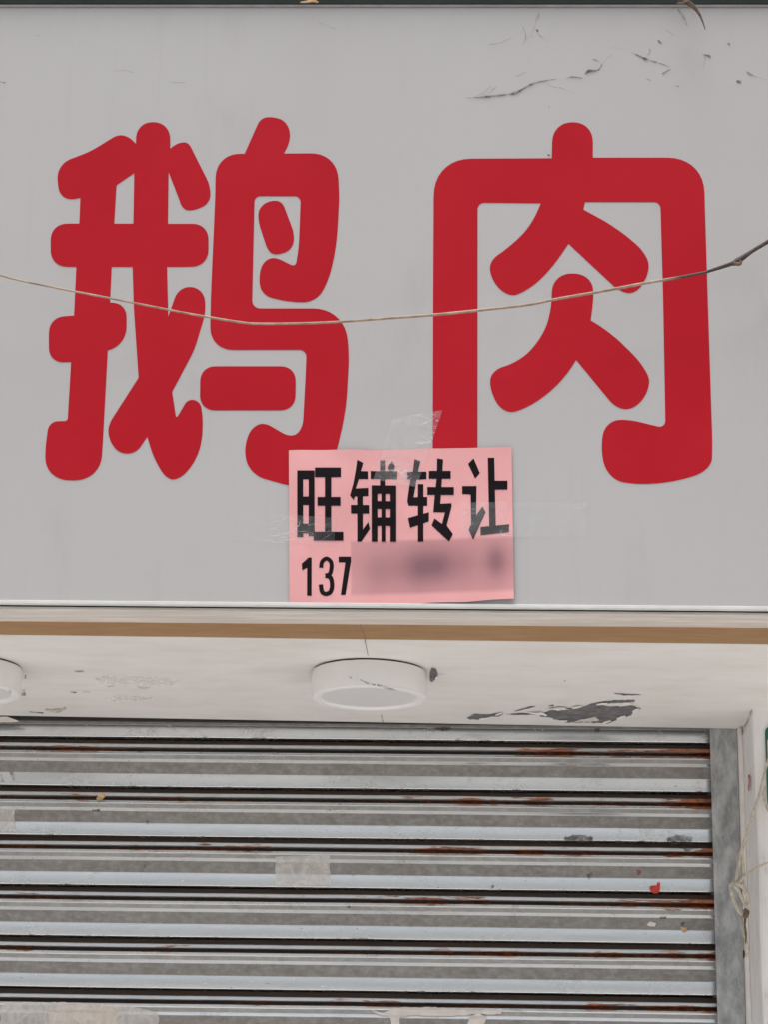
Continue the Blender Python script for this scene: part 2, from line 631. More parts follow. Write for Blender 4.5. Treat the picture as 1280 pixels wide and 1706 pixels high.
niao = c3([(372, 327, 0), (455, 140, 40), (490, 68, 55), (590, 65, 55), (690, 108, 85), (697, 240, 60), (650, 325, 0), (1030, 322, 185),
           (1046, 640, 60), (1025, 1000, 130), (965, 1240, 100), (880, 1378, 110), (710, 1385, 110), (500, 1335, 70), (468, 1210, 70), (510, 1072, 75),
           (600, 1066, 34), (735, 1132, 38), (758, 980, 60), (771, 628, 46), (443, 628, 42), (425, 1426, 62), (1085, 1426, 225),
           (1116, 1760, 90), (1095, 2140, 130), (1030, 2431, 60), (930, 2660, 150), (740, 2700, 120), (420, 2610, 100), (362, 2440, 85),
           (420, 2262, 80), (520, 2240, 45), (700, 2345, 70), (785, 2290, 80), (806, 1900, 80), (813, 1720, 55), (124, 1721, 170),
           (133, 1323, 60), (163, 640, 60), (168, 325, 175)])
niao_dot = c3([(468, 705, 62), (565, 655, 45), (640, 668, 40), (728, 900, 55), (712, 1010, 62), (585, 1052, 55), (535, 1010, 45), (470, 810, 45)])
niao_bar = c3([(57, 1837, 108), (737, 1837, 108), (733, 2150, 108), (54, 2150, 108)])
rou = [(920, 264, 0), (921.5, 204, 33), (988.6, 204, 33), (988.6, 263, 0), (1173, 263, 60), (1175, 340, 20), (1180, 500, 20), (1188, 745, 30),
       (1186, 785, 34), (1086, 813, 60), (1012, 798, 34), (1001, 745, 25), (1010, 701, 28), (1048, 699, 18), (1109.5, 714, 14), (1105.6, 500, 20),
       (1101, 337, 11), (975.4, 337, 0), (972.8, 349.5, 0), (1027, 379, 30), (1077, 421, 24), (1084, 450, 18), (1063, 490, 22), (1034, 487, 18),
       (948, 406.4, 0), (918, 450, 28), (880, 485, 30), (846, 496, 24), (817, 463, 22), (817, 434, 18), (850, 412, 28), (885, 377, 24), (902, 339, 0),
       (796.5, 338, 12), (796.3, 800, 28), (721.3, 800, 28), (722.3, 480, 20), (723.5, 265, 62)]
ren = [(921, 456, 32), (989, 456, 33), (989.5, 500, 15), (985, 534, 0), (1017, 553, 30), (1075, 610, 32), (1085, 640, 18), (1066, 679, 25),
       (1030, 684, 22), (960.8, 600, 0), (938, 635, 28), (885, 679, 35), (840, 691, 26), (816, 650, 24), (819, 617, 24), (865, 604, 30),
       (900, 568, 28), (919, 525, 30)]
for nm, groups in (('character', [[wo, wo_hole], [niao], [niao_dot], [niao_bar]]), ('character', [[rou], [ren]])):
    acc = bmesh.new()
    for loops in groups:
        b2 = fill_bm([rounded(l) for l in loops], on_sign, .0003)
        tmp = bpy.data.meshes.new('tmp')
        b2.to_mesh(tmp)
        b2.free()
        acc.from_mesh(tmp)
        bpy.data.meshes.remove(tmp)
    mesh_obj(nm, acc, M['red'], sign)


# dirt marks on the sign face: dried tendril traces and specks
def ribbon(pts, wid, place, mat, parent, name, sub=5):
    P = catmull([(p[0], p[1], 0) for p in pts], sub)
    bm = bmesh.new()
    prev = None
    n = len(P)
    for i in range(n):
        t = (P[min(i + 1, n - 1)] - P[max(i - 1, 0)])
        if t.length < 1e-6:
            t = Vector((1, 0, 0))
        t.normalize()
        nn = Vector((-t.y, t.x, 0))
        u = i / sub
        j = min(int(u), len(wid) - 2)
        h = .5 * (wid[j] + (wid[j + 1] - wid[j]) * (u - j)) * (.75 + .5 * random.random())
        a, b = bm.verts.new(place(P[i] + nn * h)), bm.verts.new(place(P[i] - nn * h))
        if prev:
            bm.faces.new((prev[0], a, b, prev[1]))
        prev = (a, b)
    return mesh_obj(name, bm, mat, parent)


def on_face(p, lift=0.0012):
    q = aty(p[0], p[1], 0)
    return Vector((q.x, -lift, q.z))


marks = [([(778, 164), (800, 163), (830, 160), (858, 156), (872, 149), (892, 139), (928, 132)], [1, 4, 6, 7, 5, 5, 1], 'scuff'),
         ([(790, 163), (806, 155), (820, 143)], [1, 4, 2], 'faint'), ([(944, 131), (955, 129), (972, 131)], [1, 5, 1], 'scuff'),
         ([(976, 124), (982, 119), (990, 119), (999, 116), (1004, 106)], [4, 9, 5, 3, 1], 'scuff'), ([(988, 99), (996, 102), (1000, 104)], [1, 4, 1], 'scuff'),
         ([(1053, 88), (1068, 95), (1082, 101), (1100, 106), (1117, 112)], [1, 5, 7, 3, 2], 'scuff'), ([(1080, 92), (1084, 88), (1083, 81)], [4, 3, 2], 'scuff'),
         ([(1105, 125), (1112, 119), (1119, 116)], [7, 4, 1], 'scuff'), ([(1097, 67), (1100, 71), (1104, 73)], [3, 6, 2], 'scuff'),
         ([(897, 54), (896, 51), (894, 50)], [3, 5, 2], 'scuff'), ([(885, 61), (889, 62)], [4, 2], 'scuff'), ([(899, 22), (898, 33)], [4, 2], 'faint'),
         ([(1174, 92), (1182, 94), (1185, 97)], [2, 7, 3], 'scuff'), ([(1213, 73), (1217, 75)], [4, 6], 'scuff'), ([(1228, 136), (1236, 137)], [6, 8], 'scuff'),
         ([(1245, 120), (1250, 124), (1258, 128)], [3, 7, 2], 'scuff'), ([(1078, 132), (1086, 135)], [3, 5], 'faint'), ([(1126, 143), (1132, 145)], [3, 5], 'faint'),
         ([(815, 75), (835, 72), (855, 62)], [2, 3, 1], 'faint'), ([(858, 128), (864, 127), (878, 120)], [4, 5, 1], 'faint'), ([(1110, 50), (1124, 60)], [2, 4], 'faint'),
         ([(872, 45), (877, 62), (871, 76)], [2, 4, 1], 'faint'), ([(1130, 16), (1140, 30), (1146, 44)], [6, 9, 2], 'faint'), ([(932, 146), (958, 156)], [3, 2], 'faint'),
         ([(190, 119), (208, 118), (222, 122)], [2, 4, 1], 'faint'), ([(0, 137), (9, 139)], [4, 2], 'scuff'), ([(60, 59), (66, 60)], [3, 4], 'faint'),
         ([(914, 178), (917, 180)], [3, 3], 'faint'), ([(280, 137), (310, 139)], [2, 2], 'faint'), ([(530, 38), (560, 50)], [1, 2], 'faint'),
         ([(786, 165), (812, 158), (824, 148), (828, 146)], [1, 2, 3, 1], 'faint'), ([(905, 137), (922, 145), (940, 148)], [1, 2, 1], 'faint'),
         ([(1002, 112), (1010, 100), (1020, 92)], [3, 2, 1], 'faint'), ([(1040, 84), (1030, 81), (1018, 79)], [2, 2, 1], 'faint'), ([(1170, 88), (1176, 100), (1172, 112)], [2, 3, 1], 'faint'),
         ([(1256, 127), (1268, 131), (1279, 134)], [3, 2, 1], 'faint'), ([(896, 24), (890, 50), (874, 72)], [2, 2, 1], 'faint'), ([(898, 58), (908, 66), (914, 70)], [3, 2, 1], 'faint'),
         ([(913, 258), (917, 260)], [4, 3], 'scuff')]
for pts, wd, mt in marks:
    ribbon(pts, [q_ * (.62 if mt == 'scuff' else .5) for q_ in wd], on_face, M[mt], sign, 'dirt_mark')

# ------------------------------------------------------------------ soffit (ceiling under the sign box)
YF, YB = .100, .772
fl, fr = aty(0, 1058, YF), aty(1280, 1074, YF)
bl, br = aty(0, 1192, YB), aty(1226, 1214, YB)


def soffit_z(x, y):
    def ex(a, b):
        return a.z + (b.z - a.z) * (x - a.x) / (b.x - a.x)
    t = (y - YF) / (YB - YF)
    return ex(fl, fr) * (1 - t) + ex(bl, br) * t


def on_soffit(p, lift=.0008):
    z = 2.526
    for _ in range(6):
        q = atz(p[0], p[1], z - lift)
        z = soffit_z(q.x, q.y)
    return Vector((q.x, q.y, z - lift))


sof = thing('soffit', (0, .44, 2.53), 'off white painted soffit board with peeling patches under the sign', 'ceiling')
bm = bmesh.new()
NX = 44
grid = []
for i in range(NX + 1):
    x = XL + (XR - XL) * i / NX
    col_ = []
    for j in range(11):
        y = YF + (YB - YF) * j / 10
        s = noise.noise((x * 1.6, y * 2.5, 0)) * .0012 if 0 < j else 0
        col_.append(bm.verts.new((x, y, soffit_z(x, y) + (0 if j in (0, 10) else s))))
    grid.append(col_)
for i in range(NX):
    for j in range(10):
        bm.faces.new((grid[i][j], grid[i + 1][j], grid[i + 1][j + 1], grid[i][j + 1]))
r_ = bmesh.ops.extrude_face_region(bm, geom=list(bm.faces))
for v in [e for e in r_['geom'] if isinstance(e, bmesh.types.BMVert)]:
    v.co.z = 2.60
    v.co.y += .001
so_board = mesh_obj('board', bm, M['soffit'], sof)
bm = bmesh.new()   # raw front edge of the board
vv = []
for i in range(NX + 1):
    x = XL + (XR - XL) * i / NX
    z = soffit_z(x, YF)
    rag = noise.noise((x * 30, 3, 0)) * .0006
    vv.append([bm.verts.new((x, YF - .003, z + .0006 + rag)), bm.verts.new((x, YF - .003, ZB + .02)), bm.verts.new((x, YF - .0005, z + .0006 + rag)),
               bm.verts.new((x, YF - .0005, ZB + .02))])
for i in range(NX):
    a, b = vv[i], vv[i + 1]
    bm.faces.new((a[0], b[0], b[1], a[1]))
    bm.faces.new((a[2], b[2], b[3], a[3]))
    bm.faces.new((a[0], b[0], b[2], a[2]))
mesh_obj('raw_edge', bm, M['ply'], sof)


def jag(pts, amp=2.0, step=5.0, seed=0):
    rnd = random.Random(seed)
    out = []
    for i in range(len(pts)):
        a, b = Vector(pts[i]), Vector(pts[(i + 1) % len(pts)])
        n = max(1, int((b - a).length / step))
        for k in range(n):
            p = a + (b - a) * (k / n)
            if 0 < k:
                p += Vector((rnd.uniform(-amp, amp), rnd.uniform(-amp, amp) * .7))
            out.append(p)
    return out


def patch(pts, mat, parent, name='peeled_patch', amp=2.0, seed=0, place=on_soffit, lift=.0008, step=5.0):
    bm = fill_bm([jag(pts, amp, step, seed)], lambda p, l: place(p, lift))
    return mesh_obj(name, bm, mat, parent)


patch([(899, 1193), (925, 1180), (950, 1180), (972, 1178), (992, 1172), (1002, 1170), (1020, 1168), (1058, 1166), (1059, 1169), (1030, 1171), (1000, 1174),
       (1012, 1177), (1034, 1178), (1052, 1175), (1069, 1180), (1056, 1187), (1052, 1192), (1030, 1199), (1016, 1205), (980, 1204), (945, 1204), (930, 1199)],
      M['cement'], sof, amp=1.6, seed=1)
patch([(778, 1196), (790, 1190), (812, 1191), (840, 1188), (832, 1194), (815, 1195), (800, 1199), (784, 1199)], M['cement'], sof, amp=1.2, seed=2)
patch([(840, 1191), (870, 1188), (900, 1191), (870, 1191)], M['cement'], sof, amp=.5, seed=3)
patch([(856, 1186), (885, 1177), (894, 1177), (880, 1181)], M['cement'], sof, amp=.6, seed=4)
patch([(1022, 1155), (1040, 1156), (1070, 1158), (1040, 1159)], M['cement'], sof, amp=.6, seed=5)
patch([(913, 1176), (924, 1174), (922, 1177)], M['cement'], sof, amp=.6, seed=6)
patch([(717, 1120), (720, 1112), (727, 1114), (730, 1122), (727, 1131), (720, 1137), (717, 1134)], M['cement'], sof, amp=1.2, seed=7)
patch([(954, 1202), (975, 1198), (992, 1194), (1000, 1200), (985, 1203)], M['pwhite'], sof, 'paint_flake', 1.4, 8, lift=.0022)
patch([(912, 1181), (935, 1178), (950, 1182), (930, 1184)], M['soffit'], sof, 'paint_flake', 1.0, 9, lift=.0022)
for k, (x, y, w_, h_, an) in enumerate([(905, 1190, 14, 4, .3), (938, 1202, 16, 3, -.1), (962, 1179, 15, 3, -.2), (1004, 1173, 18, 3, -.1), (1048, 1173, 14, 3, .2), (1060, 1184, 12, 4, -.5),
                                      (1036, 1196, 16, 4, -.35), (1012, 1203, 14, 3, -.3), (806, 1198, 13, 3, -.1), (832, 1190, 12, 2.5, -.3), (890, 1189, 14, 2.5, .1), (728, 1130, 4, 5, .9)]):
    ca, sa = math.cos(an), math.sin(an)
    loc = [(-w_ / 2, -h_ / 2), (0, -h_ * .7), (w_ / 2, -h_ / 3), (w_ / 2, h_ / 3), (0, h_ / 2), (-w_ / 2, h_ / 3)]
    P_ = [(x + a_ * ca - b_ * sa, y + a_ * sa + b_ * ca) for a_, b_ in loc]
    bm = fill_bm([jag(P_, .8, 4, 50 + k)], lambda p, l, x=x, y=y, an=an: on_soffit(p, .0012 + l + .0035 * max(0, min(1, .5 + ((p[1] - y) * math.cos(an) - (p[0] - x) * math.sin(an)) / 6))), .0009)
    mesh_obj('paint_flake', bm, M['soffit'], sof)
for pts, wd, mt in [([(600, 1040), (606, 1056), (609, 1072), (613, 1092)], [1.2, 1.8, 1.6, 1.2], 'crack'), ([(635, 1190), (638, 1204)], [4, 3], 'brownstain'),
                    ([(124, 1119), (139, 1118)], [3, 5], 'brownstain'), ([(118, 1153), (127, 1154)], [3, 3], 'scuff'), ([(138, 1152), (150, 1153)], [4, 3], 'faint'),
                    ([(226, 1143), (238, 1146), (250, 1145)], [2, 5, 2], 'brownstain'), ([(75, 1182), (95, 1184), (110, 1179)], [4, 10, 6], 'brownstain'),
                    ([(48, 1186), (72, 1188)], [2, 3], 'scuff'), ([(158, 1132), (164, 1131)], [2, 4], 'faint'), ([(178, 1144), (190, 1143)], [2, 3], 'faint'),
                    ([(940, 1134), (944, 1135)], [3, 3], 'faint'), 
                    ([(722, 1124), (745, 1123)], [4, 1], 'faint')]:
    ribbon(pts, [q_ * .7 for q_ in wd], on_soffit, M[mt], sof, 'stain_mark')
patch([(160, 1131), (175, 1126), (280, 1130), (300, 1136), (285, 1143), (200, 1140), (165, 1138)], M['residue'], sof, 'tape_residue', 1.5, 12, lift=.0012)
patch([(172, 1163), (200, 1159), (255, 1161), (250, 1167), (190, 1169)], M['residue'], sof, 'tape_residue', 1.5, 13, lift=.0012)

# added dark strips standing for the shade in the gap between soffit and shutter
boxo('gap_cover', XL, .69, .776, .86, 2.57, 2.60, M['dark'], sof)
boxo('gap_shade', XL, .6240, .7790, .7880, 2.5262, 2.565, M['dark'], sof)


# ------------------------------------------------------------------ ceiling lamps
def lamp(cx, cy, label):
    zt = soffit_z(cx, cy)
    R, H = .1035, .051
    t = thing('ceiling_lamp', (cx, cy, zt - H), label, 'lamp', 'round surface lamps under the soffit')

    def lathe(name, prof, mat, seg=56):
        bm = bmesh.new()
        rings = []
        for r, z in prof:
            if r < 1e-5:
                rings.append([bm.verts.new((cx, cy, zt + z))])
            else:
                rings.append([bm.verts.new((cx + r * math.cos(2 * math.pi * k / seg), cy + r * math.sin(2 * math.pi * k / seg), zt + z)) for k in range(seg)])
        for a, b in zip(rings, rings[1:]):
            for k in range(seg):
                if len(b) == 1:
                    bm.faces.new((a[k], a[(k + 1) % seg], b[0]))
                elif len(a) == 1:
                    bm.faces.new((a[0], b[(k + 1) % seg], b[k]))
                else:
                    bm.faces.new((a[k], a[(k + 1) % seg], b[(k + 1) % seg], b[k]))
        return mesh_obj(name, bm, mat, t, True)
    lathe('mounting_plate', [(0, -.0005), (R - .004, -.0005), (R - .004, -.006), (0, -.006)], M['dark'])
    lathe('housing', [(R - .006, -.0035), (R - .001, -.0037), (R, -.0055), (R, -H + .004), (R - .0006, -H + .0022), (R - .004, -H + .0018)], M['white'])
    lathe('rim', [(R - .0008, -H + .0018), (R - .0008, -H + .0006), (R - .0028, -H - .0008), (R - .014, -H - .0008), (R - .0175, -H + .001), (R - .018, -H + .006)], M['rim'])
    lathe('diffuser', [(R - .0165, -H + .0035), (R - .03, -H + .002), (R - .06, -H + .001), (0, -H + .0005)], M['diff'])
    return t, zt


c_ = on_soffit((616, 1118.5))
lm, lz = lamp(c_.x, c_.y, 'white round ceiling lamp in the middle under the pink notice')
c_ = on_soffit((-59, 1110))
lm2, lz2 = lamp(c_.x, c_.y, 'white round ceiling lamp cut off by the left edge of the photo')


def on_lamp(obj):
    cx, cy = obj.location.x, obj.location.y

    def f(p, lift=.0006):
        d = ray(p[0], p[1])
        dx, dy = d.x, d.y
        ox, oy = CAM.x - cx, CAM.y - cy
        R = .1035 + lift
        a, b, c = dx * dx + dy * dy, 2 * (ox * dx + oy * dy), ox * ox + oy * oy - R * R
        s = (-b - math.sqrt(max(b * b - 4 * a * c, 0))) / (2 * a)
        return CAM + d * s
    return f


for pts, wd in [([(600, 1132), (612, 1138), (625, 1141)], [1, 3, 2]), ([(628, 1141), (645, 1146), (662, 1150)], [3, 4, 1]), ([(582, 1127), (586, 1130)], [2, 3])]:
    ribbon(pts, wd, on_lamp(lm), M['scuff'], lm, 'scratch')
for pts, wd in [([(42, 1124), (42, 1131)], [3, 3]), ([(39, 1148), (39, 1159)], [5, 6]), ([(15, 1149), (18, 1154)], [3, 4])]:
    ribbon(pts, wd, on_lamp(lm2), M['scuff'], lm2, 'chip')

# ------------------------------------------------------------------ roller shutter
PITCH, ZT = .0984, 2.5246
prof = [  # (drop below top of the bright band, outwards)
    (-.0262, -.036), (-.0262, -.030), (-.0374, -.030), (-.0384, -.0040), (-.0389, -.0024), (-.0402, -.0008), (-.0452, -.0004), (-.0459, -.0018), (-.0462, -.024),
    (-.0528, -.024), (-.0538, -.0046), (-.0543, -.0032), (-.0586, .0002), (-.0600, .0006), (-.0685, -.0024), (-.0694, -.0024), (-.0742, -.0009), (-.0752, -.0007),
    (-.0766, -.0011), (-PITCH + .0012, -.0086), (-PITCH, -.0088), (-PITCH - .0015, -.0086), (-PITCH - .0232, -.0100), (-PITCH - .0240, -.0104), (-PITCH - .0244, -.0115), (-PITCH - .0248, -.036)]


def env(z):
    """outermost surface of the shutter at height z (pockets bridged)"""
    d = (z - ZT)
    k = math.floor(-d / PITCH)
    d += k * PITCH           # -PITCH < d <= 0
    best = -1
    for dd in (-.010, -.006, -.003, 0, .003, .006, .010):
        e = d + dd
        if e > 0:
            e -= PITCH
        if e <= -PITCH:
            e += PITCH
        if e > -.0258:
            e -= PITCH
        for a, b in zip(prof, prof[1:]):
            if a[0] >= e >= b[0] and a[0] != b[0]:
                o = a[1] + (b[1] - a[1]) * (e - a[0]) / (b[0] - a[0])
                best = max(best, o - abs(dd) * .25)
    return max(best, -.004)


shut = thing('roller_shutter', (0, SH, 0), 'closed rusty galvanised roller shutter with ribbed horizontal slats', 'shutter')
NS = 48
slat_meshes = []
for var in range(4):
    me = bpy.data.meshes.new('slat')
    bm = bmesh.new()
    uvl = bm.loops.layers.uv.new('UVMap')
    rings = []
    x0, x1 = XL + .02, .640
    for i in range(NS + 1):
        x = x0 + (x1 - x0) * i / NS
        dz = noise.noise((x * 1.1, var * 7.3, 0)) * .0011 + noise.noise((x * 6, var * 3.1, 2)) * .0004
        dy = noise.noise((x * 1.7, var * 5.1, 9)) * .0010 + noise.noise((x * 9, var * 5.1, 4)) * .0003
        rings.append([bm.verts.new((x, -(o + dy), z + dz)) for z, o in prof])
    n = len(prof)
    for i in range(NS):
        for k in range(n):
            k2 = (k + 1) % n
            f = bm.faces.new((rings[i][k], rings[i][k2], rings[i + 1][k2], rings[i + 1][k]))
            f.smooth = True
            for lp, (ii, kk) in zip(f.loops, ((i, k), (i, k2), (i + 1, k2), (i + 1, k))):
                lp[uvl].uv = (ii / NS, (-prof[kk][0] / PITCH) if k2 else .9)
    for r in (rings[0], rings[-1]):
        bm.faces.new(r)
    bmesh.ops.recalc_face_normals(bm, faces=bm.faces)
    for e in bm.edges:
        if len(e.link_faces) == 2 and e.calc_face_angle() > .30:
            e.smooth = False
    bm.to_mesh(me)
    bm.free()
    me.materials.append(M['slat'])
    slat_meshes.append(me)
order = [0, 2, 1, 3, 0, 3, 2, 1]
for k in range(-1, 25):
    o = bpy.data.objects.new('slat', slat_meshes[order[k % 8]])
    COL.objects.link(o)
    o.parent = shut
    o.location = (0, 0, ZT - k * PITCH + random.uniform(-.0007, .0007))
bm = bmesh.new()
box(bm, XL + .02, .64, -.012, .016, .004, .062, .003)
bb = mesh_obj('bottom_bar', bm, M['rail'])
bb.parent = shut
bb.location = (0, 0, 0)
gr = thing('shutter_guide', (.65, SH, 0), 'mottled grey steel guide channel at the right end of the shutter', 'guide rail')
bm = bmesh.new()
xa, xb = .6246, .6776
box(bm, xa, xb, .774, .7775, 0, 2.5243)
mesh_obj('front_flange', bm, M['rail'], gr)
boxo('side_flange', xb - .004, xb, .7779, .84, 0, 2.56, M['rail'], gr)
boxo('rear_flange', xa, xb - .0045, .834, .838, 0, 2.56, M['rail'], gr)

# ------------------------------------------------------------------ pillar on the right
pil = thing('pillar', (.86, .7, 0), 'dirty off white painted pillar beside the shutter guide', 'pillar')
bm = bmesh.new()
px0, py0 = .6865, .599
N = 30
rows = []
for i in range(N + 1):
    z = 2.5245 * i / N
    j = lambda s: noise.noise((z * 5, s, 1)) * .0016
    rows.append([bm.verts.new((px0 + j(1) * .5, .80, z)), bm.verts.new((px0 + j(2), py0 + .006, z)), bm.verts.new((px0 + .0018 + j(2), py0 + .0018 + j(3), z)),
                 bm.verts.new((px0 + .006 + j(2), py0 + j(3), z)), bm.verts.new((1.12, py0, z)), bm.verts.new((1.12, .80, z))])
for a, b in zip(rows, rows[1:]):
    for k in range(6):
        k2 = (k + 1) % 6
        bm.faces.new((a[k], a[k2], b[k2], b[k]))
bm.faces.new(rows[0])
bm.faces.new(rows[-1])
mesh_obj('shaft', bm, M['pillar'], pil)
bm = bmesh.new()
box(bm, .6780, .6862, .752, .7735, 0, 2.520, .0015)
mesh_obj('edge_strip', bm, M['cream'], pil)


def on_reveal(p, lift=.003):
    d = ray(p[0], p[1])
    X = px0 - lift
    return CAM + d * ((X - CAM.x) / d.x)


ribbon([(1248.5, 1290), (1249, 1304), (1248, 1318)], [2, 5, 2], on_reveal, mat_scuff('red_smear', (.45, .03, .05), .9), pil, 'red_smear')
ribbon([(1234, 1210), (1238, 1216), (1237, 1224)], [6, 8, 4], on_reveal, M['brownstain'], pil, 'stain_mark')
ribbon([(1254, 1180), (1247, 1200), (1240, 1213)], [2, 3, 4], on_reveal, M['brownstain'], pil, 'stain_mark')

# green plate on the pillar front (only its left edge reaches into the photo)
a = aty(1275.4, 1210, .595)
b = aty(1279.0, 1347, .595)
pl = thing('door_plate', (a.x + .1, .597, b.z), 'dark green plate on the pillar at the right edge of the photo', 'sign')


def plate(name, x0, x1, z0, z1, r, y0, y1, mat):
    bm = fill_bm([[Vector(p) for p in rounded([(x0, z0, r), (x1, z0, r), (x1, z1, r), (x0, z1, r)], 6)]],
                 lambda p, l: Vector((p[0], y1 - l, p[1])), y1 - y0)
    return mesh_obj(name, bm, mat, pl)


# rounded() drops points closer than 5 cm: work in millimetres and scale
def plate_mm(name, x0, x1, z0, z1, r, y0, y1, mat):
    L = rounded([(x0 * 1e3, z0 * 1e3, r * 1e3), (x1 * 1e3, z0 * 1e3, r * 1e3), (x1 * 1e3, z1 * 1e3, r * 1e3), (x0 * 1e3, z1 * 1e3, r * 1e3)], 6)
    bm = fill_bm([L], lambda p, l: Vector((p[0] / 1e3, y1 - l, p[1] / 1e3)), y1 - y0)
    return mesh_obj(name, bm, mat, pl)


plate_mm('base', a.x, a.x + .22, b.z, a.z, .012, .5955, .5975, M['plate'])
plate_mm('face', a.x + .0035, a.x + .2165, b.z + .004, a.z - .022, .008, .5948, .5954, M['pwhite'])

# ------------------------------------------------------------------ pink notice
cs = [aty(481, 751, 0), aty(853, 746, 0), aty(857, 999, 0), aty(482, 1009.5, 0)]   # tl tr br bl


def p_lift(x, z):
    """how far the notice stands off the sign at (x, z)"""
    u = (x - cs[0].x) / (cs[1].x - cs[0].x)
    v = (cs[0].z - z) / (cs[0].z - cs[3].z)
    d = .0022 + .0012 * math.sin(u * 7 + v * 2.2) + .0009 * math.sin(v * 9 - u * 4) + noise.noise((x * 14, z * 14, 0)) * .0012
    d += .006 * max(0, u - .72) ** 1.5 * (1 + v) + .010 * max(0, u - .6) * max(0, v - .75) * 4
    d -= .0016 * math.exp(-((u - .40) / .05) ** 2) * max(0, 1 - v * 3.2)
    d += .0028 * math.exp(-((u - .30 - v * .3) / .06) ** 2) * max(0, 1 - v * 3.5)
    return max(d, .0013)


notice = thing('pink_notice', (cs[3].x, -.003, cs[3].z), 'pink paper notice with bold black characters taped across the sign bottom', 'notice')
bm = bmesh.new()
uvl = bm.loops.layers.uv.new('UVMap')
NU, NV = 56, 40
g = []
for i in range(NU + 1):
    u = i / NU
    row = []
    for j in range(NV + 1):
        v = j / NV
        p = (cs[0] * (1 - u) + cs[1] * u) * (1 - v) + (cs[3] * (1 - u) + cs[2] * u) * v
        x, z = p.x, p.z
        if j == 0:
            z += noise.noise((u * 9, 0, 3)) * .0012 - .002 * math.exp(-((u - .36) / .08) ** 2)
        if j == NV:
            z += noise.noise((u * 7, 0, 5)) * .0015 - .003 * math.sin(u * math.pi)
        row.append(bm.verts.new((x, -p_lift(x, z), z)))
    g.append(row)
for i in range(NU):
    for j in range(NV):
        f = bm.faces.new((g[i][j], g[i + 1][j], g[i + 1][j + 1], g[i][j + 1]))
        f.smooth = True
        for lp, (ii, jj) in zip(f.loops, ((i, j), (i + 1, j), (i + 1, j + 1), (i, j + 1))):
            lp[uvl].uv = (ii / NU, 1 - jj / NV)
mesh_obj('paper_sheet', bm, M['paper'], notice)

INK = {
    'character_wang': [(107, 168, 137, 505), (165, 168, 195, 500), (107, 168, 195, 213), (107, 300, 195, 343), (107, 437, 195, 485), (197, 153, 329, 202),
                       (210, 303, 327, 347), (190, 478, 341, 522), (248, 153, 280, 522)],
    'character_pu': [[(412, 115), (442, 130), (430, 172), (466, 172), (466, 212), (420, 212), (404, 260), (468, 256), (468, 298), (400, 300), (394, 318), (375, 295), (392, 235), (404, 170)],
                     (380, 343, 472, 386), [(412, 298), (440, 298), (440, 466), (468, 428), (476, 462), (432, 527), (412, 527)],
                     (480, 170, 617, 210), (528, 115, 558, 260), [(570, 150), (590, 115), (606, 145), (600, 165), (578, 168)],
                     (485, 245, 515, 527), (582, 243, 612, 527), (485, 243, 610, 285), (485, 323, 610, 362), (485, 405, 610, 447), (535, 243, 560, 527)],
    'character_zhuan': [[(705, 108), (735, 120), (722, 172), (766, 172), (766, 210), (716, 212), (700, 302), (770, 300), (770, 345), (675, 345), (668, 322), (683, 212), (668, 210), (668, 175), (696, 172)],
                        (722, 235, 750, 527), [(672, 408), (778, 378), (778, 425), (682, 457)], (778, 168, 889, 208), (770, 250, 905, 290),
                        [(820, 105), (850, 110), (842, 250), (836, 335), (893, 332), (893, 350), (868, 445), (900, 490), (880, 527), (792, 445), (806, 410), (845, 438), (860, 378), (800, 378), (808, 290), (818, 200)]],
    'character_rang': [[(977, 132), (1005, 105), (1037, 180), (1013, 207)], [(947, 245), (1020, 245), (1018, 395), (1050, 350), (1066, 380), (1003, 520), (980, 470), (992, 440), (990, 288), (947, 285)],
                       [(1077, 103), (1110, 103), (1118, 470), (1085, 470)], (1100, 220, 1177, 265), [(1040, 455), (1185, 442), (1184, 482), (1040, 498)]],
    'digit_one': [[(130, 640), (165, 608), (180, 608), (180, 803), (157, 803), (157, 660), (132, 674)]],
    'digit_three': [('arc', [(228, 660), (233, 630), (255, 613), (277, 628), (281, 655), (273, 690), (250, 700)], 21), ('arc', [(250, 700), (276, 710), (284, 748), (276, 782), (253, 793), (233, 782), (227, 745)], 22)],
    'digit_seven': [(317, 603, 380, 632), [(352, 625), (380, 625), (352, 798), (328, 798)]],
}


def ink_px(p):
    return (460 + p[0] / 3.0476, 730 + p[1] / 3.0476)


for nm, strokes in INK.items():
    acc = bmesh.new()
    for si, s in enumerate(strokes):
        if isinstance(s, tuple) and s[0] == 'arc':
            P = catmull([(q[0], q[1], 0) for q in s[1]], 6)
            L, Rr = [], []
            for i in range(len(P)):
                t = (P[min(i + 1, len(P) - 1)] - P[max(i - 1, 0)]).normalized()
                nn = Vector((-t.y, t.x, 0)) * (s[2] / 2)
                L.append(P[i] + nn)
                Rr.append(P[i] - nn)
            poly = L + Rr[::-1]
        elif isinstance(s, tuple):
            poly = [(s[0], s[1]), (s[2], s[1]), (s[2], s[3]), (s[0], s[3])]
        else:
            poly = s
        poly = [ink_px(p) for p in poly]

        def pl_ink(p, l, si=si):
            q = aty(p[0], p[1], 0)
            return Vector((q.x, -p_lift(q.x, q.z) - .00035 - .00004 * si, q.z))
        b2 = fill_bm([poly], pl_ink, None, 5.0)
        tmp = bpy.data.meshes.new('tmp')
        b2.to_mesh(tmp)
        b2.free()
        acc.from_mesh(tmp)
        bpy.data.meshes.remove(tmp)
    mesh_obj('digit' if nm.startswith('digit') else 'character', acc, M['black'], notice)


